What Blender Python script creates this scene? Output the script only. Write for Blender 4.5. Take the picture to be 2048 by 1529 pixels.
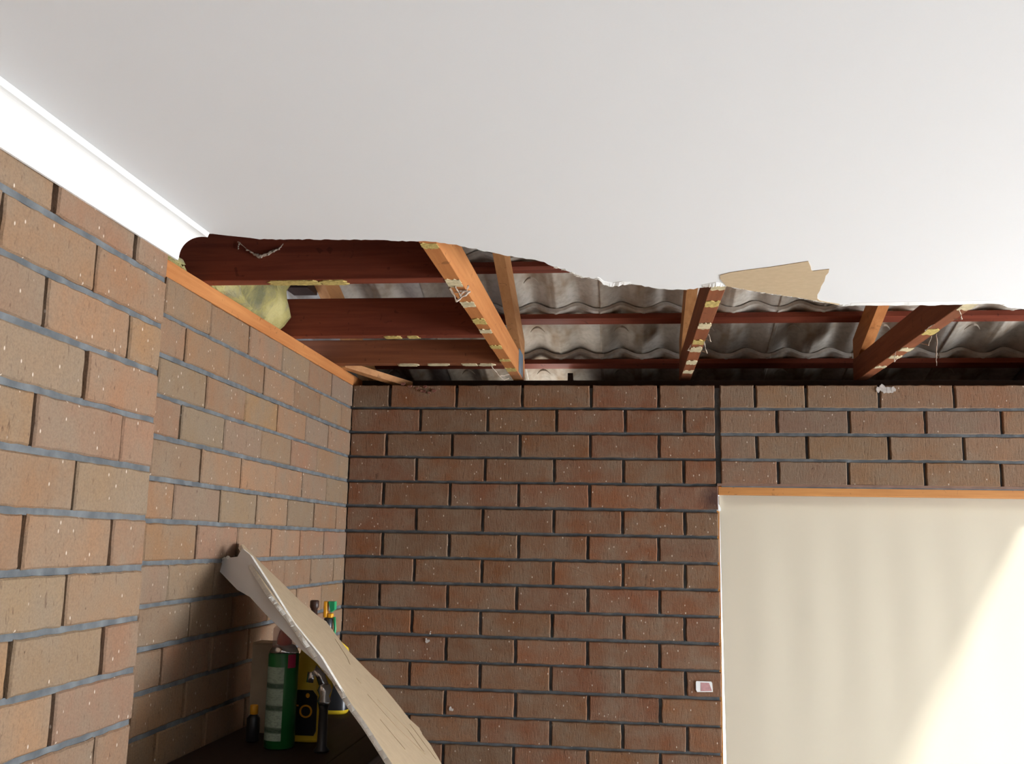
import bpy, bmesh, math, random
from mathutils import Vector, Matrix
random.seed(7)
for o in list(bpy.data.objects): bpy.data.objects.remove(o)
S = bpy.context.scene; C = S.collection
ZT = 2.322                      # height of the top of the brickwork above the floor
pi = math.pi

# ------------------------------------------------------------------ camera
FPX, YAW, PIT, ROL = 1940.6, 0.118973, 0.164776, 0.019156
CAM = Vector((0.96551, -3.3116, -0.54363 + ZT))
cy_, sy_, cp_, sp_, cr_, sr_ = math.cos(YAW), math.sin(YAW), math.cos(PIT), math.sin(PIT), math.cos(ROL), math.sin(ROL)
F_ = Vector((-sy_*cp_, cy_*cp_, sp_)); r_ = Vector((cy_, sy_, 0)); u_ = r_.cross(F_)
R_ = cr_*r_ + sr_*u_; U_ = -sr_*r_ + cr_*u_
cam = bpy.data.cameras.new('camera'); co = bpy.data.objects.new('camera', cam); C.objects.link(co)
cam.sensor_width = 36; cam.lens = 36*FPX/2048; cam.clip_start = .02; cam.clip_end = 200
M = Matrix.Identity(4)
for i in range(3):
    M[i][0] = R_[i]; M[i][1] = U_[i]; M[i][2] = -F_[i]; M[i][3] = CAM[i]
co.matrix_world = M; S.camera = co
def ray(x, y): return F_ + R_*((x-1024)/FPX) - U_*((y-764.5)/FPX)
def hit(x, y, ax, val):          # where the line of sight of a measured point meets a plane of the building
    d = ray(x, y); return CAM + d*((val-CAM[ax])/d[ax])

# ------------------------------------------------------------------ world, sun, daylight, exposure
S.view_settings.view_transform = 'Standard'; S.view_settings.look = 'None'
S.view_settings.exposure = 0.75; S.view_settings.gamma = 1.0; S.view_settings.use_curve_mapping = False
w = bpy.data.worlds.new('sky'); S.world = w; w.use_nodes = True
bgn = w.node_tree.nodes['Background']; bgn.inputs['Color'].default_value = (.62, .75, 1, 1); bgn.inputs['Strength'].default_value = 1.6
def sun_dir():
    return Vector((.50, .62, .95)).normalized()        # towards the sun
sl = bpy.data.lights.new('sun', 'SUN'); sl.energy = 42; sl.angle = math.radians(5.0); sl.color = (1, .975, .94)
so = bpy.data.objects.new('sun', sl); C.objects.link(so); so.rotation_euler = sun_dir().to_track_quat('Z', 'Y').to_euler()
def area(name, loc, look, sx, sy, power, col):
    l = bpy.data.lights.new(name, 'AREA'); l.shape = 'RECTANGLE'; l.size = sx; l.size_y = sy; l.energy = power; l.color = col
    o = bpy.data.objects.new(name, l); C.objects.link(o); o.location = loc
    o.rotation_euler = (Vector(look)-Vector(loc)).to_track_quat('-Z', 'Y').to_euler(); return o
area('daylight_side_window', (6.90, -2.10, .95), (0, -2.10, .95), 3.0, 1.4, 300, (.89, .935, .98))

# ------------------------------------------------------------------ helpers
def obj(name, bm, mat, parent=None, smooth=False, kind=None, label=None):
    me = bpy.data.meshes.new(name); bm.normal_update(); bm.to_mesh(me); bm.free()
    if smooth:
        for p in me.polygons: p.use_smooth = True
    o = bpy.data.objects.new(name, me); C.objects.link(o)
    for m in (mat if isinstance(mat, (list, tuple)) else [mat]): me.materials.append(m)
    if parent: o.parent = parent; o.matrix_parent_inverse = Matrix.Translation(-Vector(parent.location)) if parent.type == 'EMPTY' and not any(parent.rotation_euler) else parent.matrix_basis.inverted()
    if kind: o['kind'] = kind
    if label: o['label'] = label
    return o
def tag(o, label, cat, group=None):
    o['label'] = label; o['category'] = cat
    if group: o['group'] = group
    return o
def thing(name, loc, label, cat, group=None):
    o = bpy.data.objects.new(name, None); o.empty_display_size = .05; C.objects.link(o); o.location = loc
    return tag(o, label, cat, group)
def bx(bm, x0, x1, y0, y1, z0, z1, m=0):
    v = [bm.verts.new(q) for q in ((x0,y0,z0),(x1,y0,z0),(x1,y1,z0),(x0,y1,z0),(x0,y0,z1),(x1,y0,z1),(x1,y1,z1),(x0,y1,z1))]
    for f in ((0,3,2,1),(4,5,6,7),(0,1,5,4),(1,2,6,5),(2,3,7,6),(3,0,4,7)):
        bm.faces.new([v[i] for i in f]).material_index = m
def box(x0, x1, y0, y1, z0, z1):
    bm = bmesh.new(); bx(bm, x0, x1, y0, y1, z0, z1); return bm
def bevel(bm, w, seg=2):
    bmesh.ops.bevel(bm, geom=bm.edges[:], offset=w, segments=seg, affect='EDGES', profile=.6); return bm
def prism(bm, pts, off, m=0):
    """closed polygon pts (3D) swept by the vector off"""
    a = [bm.verts.new(p) for p in pts]; b = [bm.verts.new(Vector(p)+Vector(off)) for p in pts]; n = len(pts)
    fs = [bm.faces.new(a), bm.faces.new(b[::-1])]
    for i in range(n): fs.append(bm.faces.new((a[i], b[i], b[(i+1) % n], a[(i+1) % n])))
    for f in fs: f.material_index = m
    bmesh.ops.recalc_face_normals(bm, faces=fs)
    return fs
def lathe(bm, prof, c, n=32, sx=1, sy=1, m=0):
    rings = []
    for r, z in prof:
        rings.append([bm.verts.new((c[0]+r*sx*math.cos(2*pi*i/n), c[1]+r*sy*math.sin(2*pi*i/n), c[2]+z)) for i in range(n)])
    for a, b in zip(rings, rings[1:]):
        for i in range(n):
            bm.faces.new((a[i], a[(i+1) % n], b[(i+1) % n], b[i])).material_index = m
    bm.faces.new(rings[0][::-1]).material_index = m; bm.faces.new(rings[-1]).material_index = m
def tube(bm, pts, r, n=8, m=0):
    pts = [Vector(p) for p in pts]; rings = []
    for i, p in enumerate(pts):
        t = (pts[min(i+1, len(pts)-1)]-pts[max(i-1, 0)]).normalized()
        a = t.cross(Vector((0, 0, 1)) if abs(t.z) < .9 else Vector((1, 0, 0))).normalized(); b = t.cross(a)
        rr = r[i] if isinstance(r, (list, tuple)) else r
        rings.append([bm.verts.new(p+rr*(math.cos(2*pi*k/n)*a+math.sin(2*pi*k/n)*b)) for k in range(n)])
    for a, b in zip(rings, rings[1:]):
        for i in range(n): bm.faces.new((a[i], a[(i+1) % n], b[(i+1) % n], b[i])).material_index = m
    bm.faces.new(rings[0][::-1]).material_index = m; bm.faces.new(rings[-1]).material_index = m

# ------------------------------------------------------------------ materials
class N:
    def __init__(s, name, rough=.6, spec=.3):
        s.m = bpy.data.materials.new(name); s.m.use_nodes = True; s.t = s.m.node_tree
        s.b = s.t.nodes['Principled BSDF']; s.b.inputs['Roughness'].default_value = rough
        s.b.inputs['Specular IOR Level'].default_value = spec
        s.tc = s.t.nodes.new('ShaderNodeTexCoord')
    def n(s, t, **k):
        nd = s.t.nodes.new(t)
        for a, v in k.items(): setattr(nd, a, v)
        return nd
    def l(s, a, b): s.t.links.new(a, b)
    def co(s, scale=(1, 1, 1), rot=(0, 0, 0)):
        mp = s.n('ShaderNodeMapping'); mp.inputs['Scale'].default_value = scale; mp.inputs['Rotation'].default_value = rot
        s.l(s.tc.outputs['Object'], mp.inputs['Vector']); return mp.outputs[0]
    def noise(s, sc, co=None, det=4, rough=.55, dist=0):
        t = s.n('ShaderNodeTexNoise'); t.inputs['Scale'].default_value = sc; t.inputs['Detail'].default_value = det
        t.inputs['Roughness'].default_value = rough; t.inputs['Distortion'].default_value = dist
        s.l(co or s.tc.outputs['Object'], t.inputs['Vector']); return t.outputs['Fac']
    def ramp(s, fac, stops):
        r = s.n('ShaderNodeValToRGB'); e = r.color_ramp.elements
        while len(e) < len(stops): e.new(.5)
        for q, (p, c) in zip(e, stops): q.position = p; q.color = (*c, 1) if len(c) == 3 else c
        s.l(fac, r.inputs[0]); return r.outputs[0]
    def mix(s, fac, a, b, mode='MIX'):
        x = s.n('ShaderNodeMix', data_type='RGBA', blend_type=mode)
        for k, v in (('Factor', fac), ('A', a), ('B', b)):
            i = [q for q in x.inputs if q.name == k and (q.type == 'RGBA' or k == 'Factor') and (k != 'Factor' or q.type == 'VALUE')][0]
            if isinstance(v, (int, float)): i.default_value = v
            elif isinstance(v, tuple): i.default_value = (*v, 1)
            else: s.l(v, i)
        return [q for q in x.outputs if q.type == 'RGBA'][0]
    def math(s, op, a, b=0.):
        x = s.n('ShaderNodeMath', operation=op)
        for i, v in enumerate((a, b)):
            if isinstance(v, (int, float)): x.inputs[i].default_value = v
            else: s.l(v, x.inputs[i])
        return x.outputs[0]
    def bump(s, h, st=.3, d=.002):
        b = s.n('ShaderNodeBump'); b.inputs['Strength'].default_value = st; b.inputs['Distance'].default_value = d
        s.l(h, b.inputs['Height']); s.l(b.outputs[0], s.b.inputs['Normal'])
    def col(s, c):
        if isinstance(c, tuple): s.b.inputs['Base Color'].default_value = (*c, 1)
        else: s.l(c, s.b.inputs['Base Color'])
        return s
def plain(name, c, rough=.6, spec=.3, var=.12, sc=30, bump=0.):
    s = N(name, rough, spec); f = s.noise(sc)
    s.col(s.ramp(f, [(.3, tuple(x*(1-var) for x in c)), (.7, tuple(min(1, x*(1+var)) for x in c))]))
    if bump: s.bump(f, bump)
    return s.m
def wood(name, a, b, axis=0, spec=.25):
    """timber with its grain along the given axis"""
    s = N(name, .62, spec); k = [60, 60, 60]; k[axis] = 3
    g = s.noise(1.0, s.co(tuple(k)), 6, .6, .4); big = s.noise(2.2, None, 3)
    c = s.ramp(g, [(.28, b), (.5, tuple((x+y)/2 for x, y in zip(a, b))), (.72, a)])
    c = s.mix(s.ramp(big, [(.35, (0, 0, 0)), (.7, (.5, .5, .5))]), c, b, 'MIX')
    c = s.mix(s.ramp(s.noise(38, None, 2, .5, 1.2), [(.66, (0, 0, 0)), (.73, (.55, .55, .55))]), c, tuple(x*.4 for x in b))
    s.col(c); s.bump(g, .35, .001); return s.m
# brick
s = N('brick', .78, .22)
at = s.n('ShaderNodeAttribute', attribute_name='tint')
blotch = s.noise(9, None, 4, .6)
c = s.mix(s.ramp(blotch, [(.35, (0, 0, 0)), (.68, (.7, .7, .7))]), at.outputs['Color'], (.225, .172, .120))
streak = s.noise(1, s.co((170, 170, 45), (0, .35, 0)), 3, .6, .6)
c = s.mix(s.ramp(streak, [(.62, (0, 0, 0)), (.74, (.7, .7, .7))]), c, (.07, .035, .02))
fine = s.noise(260, None, 3, .7)
c = s.mix(s.ramp(fine, [(.3, (.35, .35, .35)), (.6, (0, 0, 0))]), c, (.09, .055, .035))
vo = s.n('ShaderNodeTexVoronoi'); vo.inputs['Scale'].default_value = 55; s.l(s.co((1, 1, .55)), vo.inputs['Vector'])
c = s.mix(s.ramp(vo.outputs['Distance'], [(.055, (.9, .9, .9)), (.11, (0, 0, 0))]), c, (.62, .52, .42))
vo2 = s.n('ShaderNodeTexVoronoi'); vo2.inputs['Scale'].default_value = 24; s.l(s.co((1, 1, .8)), vo2.inputs['Vector'])
c = s.mix(s.ramp(vo2.outputs['Distance'], [(.02, (.75, .75, .75)), (.05, (0, 0, 0))]), c, (.04, .02, .012))
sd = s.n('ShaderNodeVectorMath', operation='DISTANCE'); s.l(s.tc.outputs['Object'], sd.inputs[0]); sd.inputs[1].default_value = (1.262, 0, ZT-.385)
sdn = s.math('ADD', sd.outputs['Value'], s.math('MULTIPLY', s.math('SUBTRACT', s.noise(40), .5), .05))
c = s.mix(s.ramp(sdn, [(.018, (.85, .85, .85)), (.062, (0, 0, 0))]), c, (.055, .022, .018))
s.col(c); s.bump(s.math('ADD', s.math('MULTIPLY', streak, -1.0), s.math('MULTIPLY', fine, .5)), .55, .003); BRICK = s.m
s = N('mortar', .9, .1)
s.col(s.mix(s.ramp(s.noise(25), [(.4, (0, 0, 0)), (.75, (1, 1, 1))]), (.095, .102, .107), (.175, .185, .19))); s.bump(s.noise(200), .5, .002); MORTAR = s.m
s = N('ceiling_paint', .85, .15); s.col((.74, .745, .745)); s.bump(s.noise(500, None, 2), .06, .0005); CEIL = s.m
KRAFT = plain('kraft_paper', (.50, .385, .25), .85, .1, .05, 60)
KRAFT2 = plain('darkened_kraft_paper', (.40, .305, .20), .85, .1, .06, 40)  # kraft darkened for the fallen strip to offset the stronger light on it
GYPSUM = plain('gypsum_core', (.72, .69, .63), .95, .05, .12, 90, .8)
WHITE = plain('white_paint', (.86, .86, .84), .5, .3, .01)
PALE = plain('brown_wall_paint', (.20, .15, .115), .8, .2, .03, 5)
W_RED_X = wood('red_hardwood_x', (.26, .060, .028), (.12, .024, .012), 0)
W_RED_Y = wood('red_hardwood_y', (.23, .07, .03), (.11, .03, .014), 1)
W_OR_Y = wood('orange_pine_y', (.56, .24, .082), (.38, .135, .04), 1)
W_OR_Y2 = wood('tan_pine_y', (.50, .25, .10), (.33, .14, .05), 1)
W_BROWN_Y = wood('brown_pine_y', (.30, .10, .04), (.17, .05, .02), 1)
W_BROWN_X = wood('brown_pine_x', (.28, .10, .04), (.15, .045, .02), 0)
W_HEAD = wood('orange_frame_x', (.60, .27, .07), (.42, .16, .035), 0, .5)
W_JAMB = wood('orange_frame_z', (.60, .30, .09), (.45, .19, .05), 2, .5)
PATCH = plain('dried_adhesive', (.55, .47, .30), .9, .1, .25, 60, .6)
PATCHY = plain('yellow_adhesive', (.48, .37, .13), .9, .1, .35, 120, .8)
WEBM = plain('dusty_web', (.42, .34, .27), .95, .05, .2, 80)
s = N('batt_insulation', .95, .05)
c = s.ramp(s.noise(9, s.co((1, 1, .5)), 5, .65), [(.32, (.17, .16, .085)), (.5, (.40, .34, .13)), (.66, (.52, .45, .20))])
c = s.mix(s.ramp(s.noise(14, None, 4), [(.5, (0, 0, 0)), (.7, (.8, .8, .8))]), c, (.22, .21, .17)); s.col(c); s.bump(s.noise(60, None, 5, .7), 1., .01); BATT = s.m
s = N('roof_tile_underside', .85, .15)
c = s.ramp(s.noise(3.2, s.co((1.6, .6, .6)), 4, .6), [(.36, (.27, .195, .13)), (.48, (.46, .405, .34)), (.62, (.60, .565, .51))])
c = s.mix(s.ramp(s.noise(45, None, 4), [(.45, (0, 0, 0)), (.8, (.45, .45, .45))]), c, (.17, .14, .11)); s.col(c); s.bump(s.noise(90), .4, .002); TILE = s.m
PLATE = plain('galvanised_steel', (.22, .30, .38), .4, .5, .2, 80); PLATE.node_tree.nodes['Principled BSDF'].inputs['Metallic'].default_value = .6
LINTEL = plain('painted_steel_lintel', (.20, .115, .08), .5, .4, .15)
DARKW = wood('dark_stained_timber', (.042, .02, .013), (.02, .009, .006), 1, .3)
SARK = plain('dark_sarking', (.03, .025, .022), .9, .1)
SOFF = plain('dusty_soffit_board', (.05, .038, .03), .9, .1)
FLOOR = plain('carpet', (.42, .43, .44), .95, .05, .15, 200, .3)
GROUND = plain('pale_concrete', (.40, .39, .37), .9, .1, .1, 3)
# blind: woven cream fabric which lets daylight through
s = N('blind_fabric', .9, .1); s.col((.50, .45, .355))
tr = s.n('ShaderNodeBsdfTranslucent'); tr.inputs['Color'].default_value = (.62, .57, .45, 1)
ms = s.n('ShaderNodeMixShader'); ms.inputs[0].default_value = .085
s.l(s.b.outputs[0], ms.inputs[1]); s.l(tr.outputs[0], ms.inputs[2]); s.l(ms.outputs[0], s.t.nodes['Material Output'].inputs[0])
s.bump(s.noise(700, None, 2), .1, .0004); BLIND = s.m
# clear window glass, thin
s = N('window_glass'); gl = s.n('ShaderNodeBsdfGlossy'); gl.inputs['Roughness'].default_value = .02; tp = s.n('ShaderNodeBsdfTransparent')
ms = s.n('ShaderNodeMixShader'); ms.inputs[0].default_value = .06; s.l(tp.outputs[0], ms.inputs[1]); s.l(gl.outputs[0], ms.inputs[2])
s.l(ms.outputs[0], s.t.nodes['Material Output'].inputs[0]); GLASS = s.m
s = N('clear_plastic', .15, .5); tp = s.n('ShaderNodeBsdfTransparent'); tp.inputs['Color'].default_value = (.9, .85, .85, 1)
ms = s.n('ShaderNodeMixShader'); ms.inputs[0].default_value = .25; s.col((.8, .7, .7)); s.l(tp.outputs[0], ms.inputs[1]); s.l(s.b.outputs[0], ms.inputs[2])
s.l(ms.outputs[0], s.t.nodes['Material Output'].inputs[0]); CLEARP = s.m
P_GREEN = plain('green_enamel', (.012, .13, .03), .3, .5, .05)
P_RED = plain('red_plastic', (.62, .07, .025), .35, .5, .05)
P_YEL = plain('yellow_plastic', (.78, .55, .03), .35, .5, .04)
P_ORG = plain('orange_plastic', (.85, .38, .02), .3, .5, .04)
P_GRN2 = plain('bright_green_plastic', (.02, .30, .12), .35, .5, .05)
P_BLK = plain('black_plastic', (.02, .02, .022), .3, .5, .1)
P_CREAM = plain('cream_card', (.55, .46, .34), .8, .2, .06)
P_SILV = plain('chrome', (.75, .77, .8), .15, .5, .02); P_SILV.node_tree.nodes['Principled BSDF'].inputs['Metallic'].default_value = .95
P_PINK = plain('magenta_ink', (.42, .03, .09), .5, .3, .05)
P_BROWN = plain('dark_brown_plastic', (.05, .025, .018), .4, .4, .05)
s = N('printed_can_label', .5, .4)
wv = s.n('ShaderNodeTexWave', wave_type='BANDS', bands_direction='Z'); wv.inputs['Scale'].default_value = 6.5; wv.inputs['Distortion'].default_value = .6; wv.inputs['Detail'].default_value = 2
s.l(s.tc.outputs['Object'], wv.inputs['Vector'])
wl = s.noise(1, s.co((120, 120, 330)), 2, .5)
c = s.ramp(wv.outputs['Fac'], [(.06, (.06, .11, .07)), (.22, (.36, .46, .36))])
s.col(s.mix(s.ramp(wl, [(.5, (0, 0, 0)), (.6, (.45, .45, .45))]), c, (.16, .2, .17))); CANLAB = s.m

# ------------------------------------------------------------------ brick walls
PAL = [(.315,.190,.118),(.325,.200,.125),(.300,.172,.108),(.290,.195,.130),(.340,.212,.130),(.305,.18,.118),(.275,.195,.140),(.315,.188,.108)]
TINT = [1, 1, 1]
def brick(bm, lay, O, A, D, a0, a1, z0, z1, depth=.02, capx=True):
    """one brick: face spans a0..a1 along A and z0..z1; O a point of the face plane, D points into the wall"""
    n = []
    def side(p, q):
        L = (Vector(q)-Vector(p)).length; k = max(1, int(L/.018))
        return [(p[0]+(q[0]-p[0])*i/k, p[1]+(q[1]-p[1])*i/k) for i in range(k)]
    P = side((a0, z0), (a1, z0))+side((a1, z0), (a1, z1))+side((a1, z1), (a0, z1))+side((a0, z1), (a0, z0))
    ca, cz = (a0+a1)/2, (z0+z1)/2; tw = random.uniform(-.0018, .0018); pr = random.uniform(-.0015, .0015)
    ring0, ring1, ring2 = [], [], []
    for a, z in P:
        j = random.uniform(-.0011, .0011); sa = 1 if a > ca else -1; sz = 1 if z > cz else -1
        ea = abs(a-ca) > (a1-a0)/2-1e-4; ez = abs(z-cz) > (z1-z0)/2-1e-4
        aa = a+(j if ea else 0); zz = z+(j if ez else 0); pp = pr+tw*(a-ca)/.12
        ring0.append(bm.verts.new(O+A*aa+D*depth+Vector((0, 0, zz))))
        ring1.append(bm.verts.new(O+A*aa+D*(.0035+pp)+Vector((0, 0, zz))))
        ia = .0028*sa if ea else 0; iz = .0028*sz if ez else 0
        ring2.append(bm.verts.new(O+A*(aa-ia)+D*(pp+random.uniform(0, .0008))+Vector((0, 0, zz-iz))))
    fs = []; m = len(P)
    for u, v in ((ring0, ring1), (ring1, ring2)):
        for i in range(m): fs.append(bm.faces.new((u[i], u[(i+1) % m], v[(i+1) % m], v[i])))
    fs.append(bm.faces.new(ring2)); fs.append(bm.faces.new(ring0[::-1]))
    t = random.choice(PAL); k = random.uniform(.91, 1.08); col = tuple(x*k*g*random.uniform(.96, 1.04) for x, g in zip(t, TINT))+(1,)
    if TINT[0] < 1 and a0 > 1.27 and z0 > ZT-.36: col = tuple(c/g for c, g in zip(col, [.83, .64, .53, 1]))  # panel above the window gets paler brick, painting in its stronger light
    for f in fs:
        f.material_index = 0
        for l in f.loops: l[lay] = col
    return fs
def fix(bm): bmesh.ops.recalc_face_normals(bm, faces=bm.faces[:])
CJ = .0095
def courses(bm, lay, O, A, D, spans, perps_even, perps_odd, krange):
    """krange: course numbers counted down from the top; spans(k) -> list of (a0, a1)"""
    for k in krange:
        z1 = ZT-k*.086+random.uniform(-.0008, .0008); z0 = z1-.0765
        P = perps_even if k % 2 == 0 else perps_odd
        for s0, s1 in spans(k):
            cut = [s0-CJ/2]+[p+random.uniform(-.003, .003) for p in P(k) if s0+.03 < p < s1-.03]+[s1+CJ/2]
            for a, b in zip(cut, cut[1:]): brick(bm, lay, O, A, D, a+CJ/2, b-CJ/2, z0, z1)
        n = max(2, int((s1-s0)/.06)); u, v = [], []
        for i in range(n+1):                                   # bed joint, less deeply raked than the upright joints
            a = s0+(s1-s0)*i/n; dp = .0042+random.uniform(-.0007, .0007)
            q = O+A*a+D*dp; u.append([bm.verts.new(q+Vector((0, 0, z0+.0006))), bm.verts.new(q+Vector((0, 0, z0-.0101)))])
            q = O+A*a+D*.016; u[-1] += [bm.verts.new(q+Vector((0, 0, z0-.0101))), bm.verts.new(q+Vector((0, 0, z0+.0006)))]
        for a, b in zip(u, u[1:]):
            for i in range(4): bm.faces.new((a[i], b[i], b[(i+1) % 4], a[(i+1) % 4])).material_index = 1
        bm.faces.new(u[0]).material_index = 1; bm.faces.new(u[-1][::-1]).material_index = 1
X, Y, Z = Vector((1, 0, 0)), Vector((0, 1, 0)), Vector((0, 0, 1))
XW0, XW1, ZH, ZS = 1.269, 2.47, ZT-.3405, .12
XD0, XD1, ZD = 3.30, 5.30, .03                # glazed door further right, without a blind       # window opening
# back wall
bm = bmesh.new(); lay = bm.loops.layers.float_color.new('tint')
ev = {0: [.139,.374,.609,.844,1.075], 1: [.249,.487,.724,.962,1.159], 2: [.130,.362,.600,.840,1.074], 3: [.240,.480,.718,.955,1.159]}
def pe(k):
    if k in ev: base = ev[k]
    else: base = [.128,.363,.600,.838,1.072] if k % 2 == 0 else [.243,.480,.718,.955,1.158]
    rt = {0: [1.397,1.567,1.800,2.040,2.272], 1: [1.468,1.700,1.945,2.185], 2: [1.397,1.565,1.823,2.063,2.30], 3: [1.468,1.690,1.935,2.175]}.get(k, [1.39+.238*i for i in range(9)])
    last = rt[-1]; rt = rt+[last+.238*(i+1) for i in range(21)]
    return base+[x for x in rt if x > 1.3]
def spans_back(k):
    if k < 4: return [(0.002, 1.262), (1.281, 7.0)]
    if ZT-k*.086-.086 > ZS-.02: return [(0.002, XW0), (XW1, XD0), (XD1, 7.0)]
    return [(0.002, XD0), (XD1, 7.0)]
TINT[:] = [.66, .45, .325]; courses(bm, lay, Vector((0, 0, 0)), X, Y, spans_back, pe, pe, range(27)); TINT[:] = [.84, .785, .70]  # back wall bricks tinted darker and redder to paint in its dim light
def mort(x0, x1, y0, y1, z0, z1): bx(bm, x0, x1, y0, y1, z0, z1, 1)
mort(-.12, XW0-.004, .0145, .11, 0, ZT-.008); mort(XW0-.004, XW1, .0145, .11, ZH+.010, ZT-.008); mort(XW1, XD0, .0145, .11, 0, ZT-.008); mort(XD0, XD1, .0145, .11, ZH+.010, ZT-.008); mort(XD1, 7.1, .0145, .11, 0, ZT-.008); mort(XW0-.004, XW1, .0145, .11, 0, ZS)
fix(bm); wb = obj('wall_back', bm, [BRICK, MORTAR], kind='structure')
# left recessed wall (x = 0) and the pier beside it (x = .131)
XP, YP = .1308, -1.678
bm = bmesh.new(); lay = bm.loops.layers.float_color.new('tint')
f_ev = lambda k: [-1.188-.2375*2+.2375*i for i in range(0, 8)]
f_od = lambda k: [-1.188-.119-.2375*1+.2375*i for i in range(0, 8)]
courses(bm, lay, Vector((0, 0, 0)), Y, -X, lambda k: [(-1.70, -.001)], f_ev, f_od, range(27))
bx(bm, -.11, -.0145, -1.72, .009, 0, ZT-.008, 1)
fix(bm); wl_ = obj('wall_left', bm, [BRICK, MORTAR], kind='structure')
bm = bmesh.new(); lay = bm.loops.layers.float_color.new('tint')
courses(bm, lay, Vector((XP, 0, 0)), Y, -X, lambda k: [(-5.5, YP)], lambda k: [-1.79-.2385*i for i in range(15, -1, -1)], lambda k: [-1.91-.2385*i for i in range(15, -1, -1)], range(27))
for k in range(27):      # end face of the pier
    brick(bm, lay, Vector((0, YP-.0002, 0)), X, -Y, .012, XP-.006, ZT-k*.086-.0765, ZT-k*.086)
bx(bm, -.11, XP-.0145, -5.6, YP-.009, 0, ZT-.008, 1)
fix(bm); obj('wall_left_pier', bm, [BRICK, MORTAR], kind='structure')
# unseen sides of the room
bm = box(-.2, 7.1, -5.7, -5.6, 0, ZT+.03); obj('wall_front', bm, PALE, kind='structure')
bm = bmesh.new(); bx(bm, 7.0, 7.1, -5.6, -3.65, 0, ZT+.03); bx(bm, 7.0, 7.1, -.40, 0, 0, ZT+.03); bx(bm, 7.0, 7.1, -3.65, -.40, 0, .2); bx(bm, 7.0, 7.1, -3.65, -.40, 1.75, ZT+.03)
obj('wall_right', bm, PALE, kind='structure')
bm = bmesh.new()
for a, b, c0, c1 in ((-3.65, -3.60, .2, 1.75), (-.45, -.40, .2, 1.75), (-3.60, -.45, .2, .25), (-3.60, -.45, 1.70, 1.75), (-2.05, -2.0, .25, 1.70)): bx(bm, 7.0, 7.08, a, b, c0, c1)
wf = obj('window_3', bm, W_JAMB, kind='structure'); obj('window_pane', box(7.035, 7.04, -3.60, -.45, .25, 1.70), GLASS, wf)
obj('floor', box(-.2, 7.1, -5.7, .11, -.1, 0), FLOOR, kind='structure')

# ------------------------------------------------------------------ ceiling with its torn edge
ZC = ZT+.028
edge = [(425,468),(450,471),(480,474),(500,476),(520,479),(560,479),(620,479),(700,480),(760,481),(835,483),(872,484),(905,489),(921,492),(945,497),(975,504),(1000,509),(1030,514),(1060,519),(1080,522),(1097,529),(1112,536),(1130,541),(1150,550),(1163,556),(1185,557),(1200,561),(1207,568),(1225,571),(1245,568),(1262,569),(1290,573),(1320,578),(1345,580),(1372,580),(1395,577),(1415,573),(1432,570),(1447,573),(1475,577),(1500,582),(1530,587),(1560,591),(1600,597),(1640,604),(1665,609),(1685,612),(1720,611),(1800,609),(1880,608),(1950,607),(1985,607),(2003,609),(2015,615),(2048,619),(2140,625),(2300,600)]
pts = []
for (xa, ya), (xb, yb) in zip(edge, edge[1:]):
    k = max(1, int((xb-xa)/7))
    for i in range(k):
        t = i/k; j = random.uniform(-1.1, 1.1) if 500 < xa < 2040 else 0
        pts.append(hit(xa+(xb-xa)*t, ya+(yb-ya)*t+j, 2, ZC))
pts.append(hit(*edge[-1], 2, ZC))
last = pts[-1]
poly = [Vector((XP+.001, -5.6, ZC)), Vector((XP+.001, pts[0].y-.004, ZC))]+pts+[Vector((7.0, last.y, ZC)), Vector((7.0, -5.6, ZC))]
bm = bmesh.new(); fs = prism(bm, [p for p in poly], (0, 0, .010))
for f in fs[2:]: f.material_index = 1
for f in fs:
    if f.normal.z > .9: f.material_index = 2
ceil = obj('ceiling', bm, [CEIL, GYPSUM, KRAFT], kind='structure')
# strip of brown paper left where the white face was torn off
pp = [(1440,551),(1460,546),(1500,540),(1540,535),(1580,529),(1617,523),(1619,530),(1622,535),(1622,541),(1626,543),(1640,541),(1659,539),(1657,546),(1651,552),(1649,563),(1643,573),(1639,582),(1634,590),(1634,598),(1640,602),(1655,605),(1679,609.2),(1676,610.8),(1665,608.6),(1640,603.6),(1600,596.6),(1560,590.6),(1530,586.6),(1500,581.6),(1475,576.8),(1452,573),(1446,565),(1440,558)]
bm = bmesh.new(); prism(bm, [hit(x+random.uniform(-.8, .8), y+random.uniform(-.3, .3), 2, ZC-.0012) for x, y in pp], (0, 0, .0011))
obj('torn_paper_patch', bm, KRAFT, ceil, label='bare brown paper patch where the white face has torn away')
bm = bmesh.new()        # ragged white flecks of gypsum and paper along the tear
for i in range(90):
    x = random.choice([random.uniform(1450, 1690), random.uniform(1450, 2030), random.uniform(1095, 1260), random.uniform(1395, 1445)])
    for (xa, ya), (xb, yb) in zip(edge, edge[1:]):
        if xa <= x < xb: yy = ya+(yb-ya)*(x-xa)/(xb-xa)
    p = hit(x, yy-.5, 2, ZC-.001); r = random.uniform(.0015, .004)
    prism(bm, [p+Vector((r*math.cos(t+random.random())*1.5, r*math.sin(t), random.uniform(-.001, .0005))) for t in (0, 1.3, 2.6, 3.9, 5.2)], (0, 0, .002))
obj('torn_edge_flakes', bm, GYPSUM, ceil, kind='stuff')
bm = bmesh.new()        # face paper still peeling down at the right end of the tear
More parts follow.
